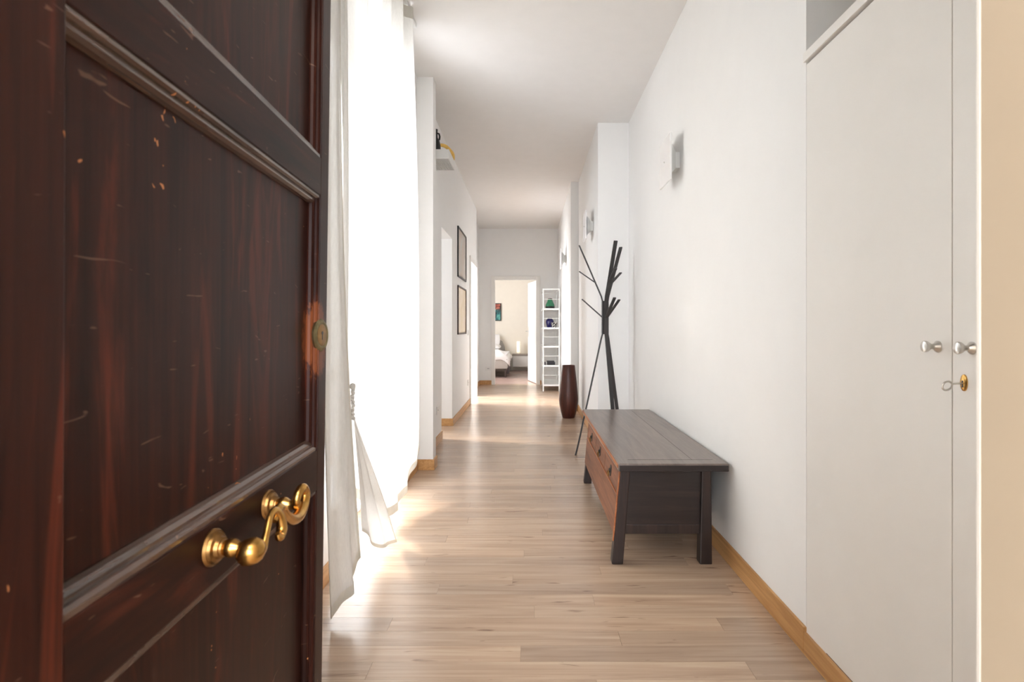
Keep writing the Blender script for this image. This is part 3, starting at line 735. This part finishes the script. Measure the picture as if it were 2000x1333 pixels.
# ------------------------------------------------------------------ bench
t = empty('bench', (0.66, 3.55, 0)); tag(t, 'low dark lacquered wooden bench with three drawers against the right wall', 'bench')
BY_N, BY_F = 2.665, 4.47
m = MB(); m.box(0.412, 0.934, BY_N, BY_F, 0.447, 0.485)
tp = m.build('top', 'bench_top', t, bevel=0.008)
B(0.4085, 0.4135, BY_N+0.01, BY_F-0.01, 0.463, 0.480).build('worn_edge', 'bench_edge', tp, bevel=0.0015)
B(0.418, 0.928, BY_N-0.003, BY_N+0.004, 0.449, 0.478).build('breadboard_end', 'bench_end', tp, bevel=0.002)
for xx in (0.780,): B(xx, xx+0.0016, BY_N+0.09, BY_F-0.09, 0.4850, 0.4856).build('seam', 'bench_end', tp)
B(0.47, 0.88, BY_N+0.085, BY_N+0.0866, 0.4850, 0.4856).build('seam', 'bench_end', tp)
LY = [(2.695, 2.755), (4.10, 4.16)]
for (a, b2) in LY:
    # front legs splay outwards
    MB().hexa([(0.386, a, 0), (0.440, a, 0), (0.440, b2, 0), (0.386, b2, 0), (0.428, a, 0.447), (0.474, a, 0.447), (0.474, b2, 0.447), (0.428, b2, 0.447)]).build('leg', 'bench_dark', t, bevel=0.006)
    MB().hexa([(0.803, a, 0), (0.862, a, 0), (0.862, b2, 0), (0.803, b2, 0), (0.812, a, 0.447), (0.858, a, 0.447), (0.858, b2, 0.447), (0.812, b2, 0.447)]).build('leg', 'bench_dark', t, bevel=0.006)
for yy in (2.715, 4.125):
    B(0.45, 0.82, yy, yy+0.015, 0.180, 0.447).build('end_panel', 'bench_end', t, bevel=0.001)
    B(0.435, 0.815, yy-0.004, yy+0.022, 0.140, 0.186).build('end_rail', 'bench_dark', t, bevel=0.004)
def FX(z): return 0.387+(0.428-0.387)*(z/0.447)
m = MB()
def slab(m, y0, y1, z0, z1, n0, n1):
    m.hexa([(FX(z0)+n0, y0, z0), (FX(z0)+n1, y0, z0), (FX(z0)+n1, y1, z0), (FX(z0)+n0, y1, z0), (FX(z1)+n0, y0, z1), (FX(z1)+n1, y0, z1), (FX(z1)+n1, y1, z1), (FX(z1)+n0, y1, z1)]); return m
slab(m, 2.70, 4.155, 0.140, 0.322, -0.004, 0.016); 
ap = m.build('front_panel', 'bench_front', t, bevel=0.002)
slab(MB(), 2.699, 2.713, 0.11, 0.440, -0.007, -0.002).build('rubbed_corner', 'bench_edge', t, bevel=0.002)
slab(MB(), 2.72, 4.135, 0.322, 0.330, -0.006, 0.016).build('drawer_rail', 'bench_edge', t, bevel=0.001)
slab(MB(), 2.70, 4.155, 0.425, 0.447, -0.003, 0.016).build('top_rail', 'bench_front', t, bevel=0.001)
for y0_, y1_, z0_, z1_ in ((2.70, 2.745, 0.330, 0.425), (4.11, 4.155, 0.330, 0.425)): slab(MB(), y0_, y1_, z0_, z1_, -0.003, 0.016).build('front_stile', 'bench_front', t)
for i, (y0_, y1_) in enumerate(((2.750, 3.200), (3.206, 3.650), (3.656, 4.105))):
    d = slab(MB(), y0_, y1_, 0.332, 0.423, -0.002, 0.014).build('drawer', 'bench_front', t, bevel=0.0025)
    yc = (y0_+y1_)/2; x_ = FX(0.378)-0.002
    pl = MB().lathe([(0.030, -0.001), (0.029, 0.0025), (0.012, 0.004), (0.010, 0.010), (0.004, 0.012)], (x_, yc, 0.378), (-1, 0, 0.09), 20).build('ring_plate', 'black_frame', d, smooth=True)
    rg = [(x_-0.011-0.003*math.sin(a_/2), yc+0.017*math.sin(a_), 0.362+0.017*math.cos(a_)) for a_ in [2*PI*q/20 for q in range(21)]]
    MB().tube(rg, 0.0028, 8).build('ring', 'old_brass', d, smooth=True)
B(0.845, 0.857, 2.755, 4.10, 0.15, 0.447).build('back_panel', 'bench_dark', t)
B(0.47, 0.845, 2.735, 4.12, 0.15, 0.165).build('bottom_board', 'bench_dark', t)

# ------------------------------------------------------------------ coat stand
CX, CY = 0.652, 4.96
t = empty('coat_stand', (CX, CY, 0)); tag(t, 'charcoal metal coat stand with branching arms behind the bench', 'coat stand')
def radial(ang, r, z): return (CX+math.cos(ang)*r, CY+math.sin(ang)*r, z)
def bar(name, ang, prof, wd, th, parent):
    wdir = (-math.sin(ang), math.cos(ang), 0); P = [radial(ang, r, z) for r, z in prof]; nd = []
    for i in range(len(prof)):
        a, b2 = prof[max(0, i-1)], prof[min(len(prof)-1, i+1)]
        dr, dz = b2[0]-a[0], b2[1]-a[1]; L = math.hypot(dr, dz); nr, nz = -dz/L, dr/L
        nd.append((math.cos(ang)*nr, math.sin(ang)*nr, nz))
    return MB().strip(P, wdir, wd, nd, th).build(name, 'black_metal', parent, bevel=0.0012)
for a_ in (165, -75, 45):
    an = math.radians(a_)
    b_ = bar('bent_bar', an, [(0.262, 0.0), (0.235, 0.11), (0.035, 1.03), (0.024, 1.07), (0.024, 1.36), (0.034, 1.40), (0.228, 1.852)], 0.032, 0.011, t)
    bar('upper_branch', an, [(0.088, 1.522), (0.228, 1.622)], 0.026, 0.010, b_)
    bar('lower_branch', an, [(0.022, 1.215), (0.205, 1.378)], 0.026, 0.010, b_)
MB().lathe([(0.017, 1.07), (0.017, 1.36)], (CX, CY, 0), seg=6).build('core', 'black_metal', t)

# ------------------------------------------------------------------ floor vase
vp = [(0.075, 0), (0.082, 0.02), (0.100, 0.09), (0.116, 0.17), (0.121, 0.23), (0.118, 0.29), (0.106, 0.42), (0.092, 0.55), (0.081, 0.655), (0.078, 0.66), (0.070, 0.655), (0.068, 0.60), (0.07, 0.5)]
vo = MB().lathe(vp, (0.478, 7.14, 0), seg=40).build('floor_vase', 'vase_wood', smooth=True)
tag(vo, 'tall dark red-brown wooden floor vase by the right wall', 'vase')

# ------------------------------------------------------------------ wall lamps
def sconce(xw, yc, lab):
    t = empty('wall_lamp', (xw, yc, 2.04)); tag(t, lab, 'wall lamp', 'square white glass wall lamps on the right wall')
    z0, z1 = 2.045, 2.335; zc = (z0+z1)/2
    B(xw-0.088, xw-0.076, yc-0.145, yc+0.145, z0, z1).build('glass_plate', 'glass_white', t, bevel=0.003)
    m = MB()
    def sq(x, h, yh): return [(x, yc-yh, zc-h), (x, yc+yh, zc-h), (x, yc+yh, zc+h), (x, yc-yh, zc+h)]
    a, b2, c3 = sq(xw-0.001, 0.05, 0.05), sq(xw-0.028, 0.052, 0.052), sq(xw-0.066, 0.095, 0.095)
    m.v += a+b2+c3
    m.f += [(0, 1, 2, 3), (11, 10, 9, 8)]
    for o_ in (0, 4):
        for j in range(4): m.f.append((o_+j, o_+(j+1) % 4, o_+4+(j+1) % 4, o_+4+j))
    bk = m.build('wall_bracket', 'white_metal', t, bevel=0.002)
    B(xw-0.076, xw-0.066, yc-0.02, yc+0.02, zc-0.02, zc+0.02).build('spacer', 'chrome', bk)
    MB().lathe([(0.006, 0), (0.006, 0.004), (0.003, 0.006)], (xw-0.088, yc, zc), (-1, 0, 0), 14).build('screw_cap', 'chrome', bk, smooth=True)
sconce(XR, 3.66, 'white glass wall lamp nearest the camera, above the bench')
sconce(XR2, 5.98, 'white glass wall lamp beside the coat stand')
sconce(XR3, 8.75, 'white glass wall lamp farthest down the corridor above the shelf rack')

# ------------------------------------------------------------------ metal shelf rack with things
RX0, RX1, RY0, RY1 = 0.228, 0.512, 10.12, 11.22
t = empty('shelf_rack', ((RX0+RX1)/2, (RY0+RY1)/2, 0)); tag(t, 'narrow white metal shelf rack at the end of the corridor', 'shelf rack')
for x in (RX0, RX1):
    for yy in (RY0, RY1): B(x-0.011, x+0.011, yy-0.011, yy+0.011, 0, 1.83).build('post', 'white_metal', t, bevel=0.002)
SH = [0.12, 0.465, 0.805, 1.135, 1.475]
for z in SH:
    sh = B(RX0-0.009, RX1+0.009, RY0-0.009, RY1+0.009, z-0.006, z).build('shelf', 'white_metal', t)
    m = MB(); m.box(RX0-0.011, RX1+0.011, RY0-0.012, RY0-0.009, z-0.026, z+0.004); m.box(RX0-0.011, RX1+0.011, RY1+0.009, RY1+0.012, z-0.026, z+0.004)
    m.box(RX0-0.012, RX0-0.009, RY0-0.009, RY1+0.009, z-0.026, z+0.004); m.box(RX1+0.009, RX1+0.012, RY0-0.009, RY1+0.009, z-0.026, z+0.004); m.build('lip', 'white_metal', sh)
    for yy in (RY0, RY1): MB().tube([(RX0, yy, z+0.165), (RX1, yy, z+0.165)], 0.0055, 8).build('guard_rail', 'white_metal', t)
for a, b2 in (((RX0, RY0), (RX1, RY0)), ((RX0, RY1), (RX1, RY1)), ((RX0, RY0), (RX0, RY1)), ((RX1, RY0), (RX1, RY1))):
    MB().box(min(a[0], b2[0])-0.010, max(a[0], b2[0])+0.010, min(a[1], b2[1])-0.010, max(a[1], b2[1])+0.010, 1.808, 1.829).build('top_rail', 'white_metal', t)
t = empty('green_vase', (0.355, 10.3, 1.475)); tag(t, 'green glazed vase with a dark base on the top shelf of the rack', 'vase')
MB().lathe([(0.082, 0.045), (0.078, 0.075), (0.05, 0.135), (0.042, 0.165), (0.042, 0.172)], (0.355, 10.3, 1.475), seg=28).build('body', 'green', t, smooth=True)
MB().lathe([(0.080, 0), (0.084, 0.045)], (0.355, 10.3, 1.475), seg=28).build('dark_base', 'black', t, smooth=True)
MB().lathe([(0.040, 0.172), (0.040, 0.192), (0.034, 0.193), (0.033, 0.175)], (0.355, 10.3, 1.475), seg=24).build('rim', 'dark_leg', t, smooth=True)
t = empty('blue_vase', (0.355, 10.42, 1.135)); tag(t, 'dark blue round vase on the second shelf behind a patterned bowl', 'vase')
MB().lathe([(0.045, 0), (0.06, 0.03), (0.075, 0.10), (0.07, 0.135), (0.045, 0.16), (0.036, 0.165)], (0.355, 10.42, 1.135), seg=28).build('body', 'blue', t, smooth=True)
MB().lathe([(0.036, 0.165), (0.036, 0.176), (0.042, 0.182), (0.036, 0.184), (0.03, 0.178)], (0.355, 10.42, 1.135), seg=24).build('rim', 'blue', t, smooth=True)
k = NT('black_white_pattern'); v = k.add('ShaderNodeTexVoronoi'); k.link(k.coords('Object', (45, 45, 45)), v.inputs['Vector']); v.inputs['Scale'].default_value = 1
k.color(k.ramp(v.outputs['Distance'], [(0.42, lin((238, 234, 228))), (0.5, lin((52, 50, 52)))])); k.rough(0.4); M['pattern'] = k.m
o = MB().lathe([(0.028, 0), (0.035, 0.006), (0.052, 0.05), (0.06, 0.092), (0.056, 0.092), (0.046, 0.045), (0.02, 0.012)], (0.425, 10.24, 1.135), seg=28).build('patterned_bowl', 'pattern', smooth=True)
tag(o, 'white bowl with black pattern in front of the blue vase', 'bowl')
for i, (a, b2, z0, z1, lab) in enumerate(((0.30, 0.44, 0.4655, 0.515, 'thick dark book lying at the bottom of the pile on the rack'), (0.295, 0.43, 0.516, 0.535, 'thin dark book lying at the top of the pile on the rack'))):
    t = empty('book', ((a+b2)/2, 10.28, z0)); tag(t, lab, 'book', 'books on the rack')
    B(a, b2, 10.18, 10.38, z0, z0+0.004).box(a, b2, 10.18, 10.38, z1-0.004, z1).box(a, a+0.004, 10.18, 10.38, z0+0.004, z1-0.004).box(a+0.004, b2, 10.18, 10.184, z0+0.004, z1-0.004).build('cover', 'book_dark', t)
    B(a+0.004, b2-0.004, 10.184, 10.376, z0+0.004, z1-0.004).build('pages', 'book_page', t)
o = MB().lathe([(0.014, 0), (0.014, 0.055), (0.012, 0.058)], (0.262, 10.19, 0.4655), seg=16).build('small_jar', 'slate_dark', smooth=True); tag(o, 'small dark jar beside the books on the rack', 'jar')

# ------------------------------------------------------------------ pictures on the left wall
k = NT('faded_print'); f = k.noise(k.coords('Object', (3, 3, 3)), 1.0, 3, 0.6, 0.6)
k.color(k.ramp(f, [(0.3, lin((196, 194, 188))), (0.5, lin((206, 186, 174))), (0.62, lin((212, 204, 194))), (0.75, lin((226, 220, 212)))])); k.rough(0.12); M['print_a'] = k.m
k = NT('tan_print'); f = k.noise(k.coords('Object', (4, 4, 4)), 1.0, 4, 0.6, 0.4)
k.color(k.ramp(f, [(0.3, lin((226, 196, 152))), (0.5, lin((232, 206, 170))), (0.7, lin((236, 210, 190)))])); k.rough(0.15); M['print_b'] = k.m
def picture(y0, y1, z0, z1, frame, art, lab):
    t = empty('framed_picture', (XL+0.01, (y0+y1)/2, z0)); tag(t, lab, 'picture', 'framed pictures on the left wall')
    fw = 0.02; x0, x1 = XL+0.001, XL+0.018
    B(x0, x1, y0, y0+fw, z0, z1).build('frame_bar', frame, t, bevel=0.002); B(x0, x1, y1-fw, y1, z0, z1).build('frame_bar', frame, t, bevel=0.002)
    B(x0, x1, y0+fw, y1-fw, z0, z0+fw).build('frame_bar', frame, t, bevel=0.002); B(x0, x1, y0+fw, y1-fw, z1-fw, z1).build('frame_bar', frame, t, bevel=0.002)
    p = B(x0, x0+0.008, y0+fw, y1-fw, z0+fw, z1-fw).build('print', art, t)
picture(6.99, 7.86, 1.76, 2.385, 'black_frame', 'print_a', 'black framed pale print, upper of two pictures on the left wall')
picture(6.99, 7.86, 1.045, 1.655, 'brown_frame', 'print_b', 'brown framed tan print, lower of two pictures on the left wall')

# ------------------------------------------------------------------ small shelf on the left wall
t = empty('wall_shelf', (XL+0.09, 5.23, 2.63)); tag(t, 'white perforated wall shelf high on the left behind the pilaster', 'shelf')
sx0, sx1, sy0, sy1, sz0, sz1 = XL+0.001, -0.723, 5.05, 5.43, 2.630, 2.712
B(sx0, sx1, sy0, sy1, sz1-0.005, sz1).build('shelf_board', 'white_metal', t)
m = MB(); m.box(sx1-0.004, sx1, sy0, sy1, sz0, sz1-0.005); m.box(sx0, sx1-0.004, sy0, sy0+0.004, sz0, sz1-0.005); m.box(sx0, sx1-0.004, sy1-0.004, sy1, sz0, sz1-0.005); m.box(sx0, sx0+0.004, sy0+0.004, sy1-0.004, sz0, sz1-0.005)
m.build('rim', 'white_metal', t, bevel=0.001)
nx = 11
for i in range(nx+1):
    x = sx0+0.006+(sx1-sx0-0.018)*i/nx
    B(x, x+0.008, sy0+0.004, sy1-0.004, sz0, sz0+0.004).build('slat', 'white_metal', t)
for i in range(4):
    yy = sy0+0.004+(sy1-sy0-0.022)*i/3
    B(sx0+0.004, sx1-0.004, yy, yy+0.014, sz0+0.0005, sz0+0.0035).build('cross_strip', 'white_metal', t)
t = empty('black_jug', (-0.852, 5.12, sz1)); tag(t, 'black ceramic bottle with handle on the high wall shelf', 'jug')
MB().lathe([(0.043, 0), (0.045, 0.02), (0.043, 0.06), (0.034, 0.10), (0.018, 0.125), (0.016, 0.15), (0.018, 0.200), (0.014, 0.201)], (-0.852, 5.12, sz1), seg=28).build('body', 'black', t, smooth=True)
MB().tube([(-0.838, 5.12, sz1+0.165), (-0.822, 5.12, sz1+0.160), (-0.816, 5.12, sz1+0.135), (-0.820, 5.12, sz1+0.105)], 0.008, 10).build('handle', 'black', t, smooth=True)
pth, rr = smoothpath([(-0.872, 5.24, sz1+0.012), (-0.868, 5.245, sz1+0.065), (-0.84, 5.265, sz1+0.105), (-0.79, 5.30, sz1+0.105), (-0.752, 5.34, sz1+0.075), (-0.735, 5.38, sz1+0.05), (-0.736, 5.40, sz1+0.008)], [0.012, 0.012, 0.014, 0.017, 0.018, 0.018, 0.016])
o = MB().tube(pth, rr, 12).build('ornament', 'yellow', smooth=True); tag(o, 'small arched yellow ornament standing on the high wall shelf', 'ornament')

# ------------------------------------------------------------------ sockets and switches
def plate(name, lab, cat, xf, y, z, w_, h_, face='x', sock=True):
    t = empty(name, (xf, y, z)); tag(t, lab, cat)
    if face == 'x':
        pl = B(xf, xf+0.008, y-w_/2, y+w_/2, z-h_/2, z+h_/2).build('cover_plate', 'plastic', t, bevel=0.002)
        if sock:
            for q in (-0.012, 0, 0.012): MB().lathe([(0.003, 0), (0.003, 0.001)], (xf+0.008, y+q, z), (1, 0, 0), 10).build('pin_hole', 'black', pl)
        else: B(xf+0.008, xf+0.011, y-w_/4, y+w_/4, z-h_/3, z+h_/3).build('rocker', 'plastic', t, bevel=0.001)
    else:
        pl = B(xf-w_/2, xf+w_/2, y-0.008, y, z-h_/2, z+h_/2).build('cover_plate', 'plastic', t, bevel=0.002)
        for q in (-0.014, 0, 0.014): MB().lathe([(0.006, 0), (0.006, 0.001)], (xf+q, y-0.008, z), (0, -1, 0), 10).build('pin_hole', 'slate_dark', pl)
plate('wall_socket', 'white socket low on the left wall just before the opening', 'socket', XL, 5.50, 0.33, 0.12, 0.08)
plate('wall_socket', 'white socket low on the left wall beside the side door', 'socket', XL, 8.20, 0.34, 0.12, 0.08)
plate('light_switch', 'white light switch on the left wall beside the side door', 'switch', XL, 8.22, 1.06, 0.12, 0.08, sock=False)
plate('wall_socket', 'white socket on the end wall beside the bedroom doorway', 'socket', -0.84, YE, 0.32, 0.12, 0.08, face='y')
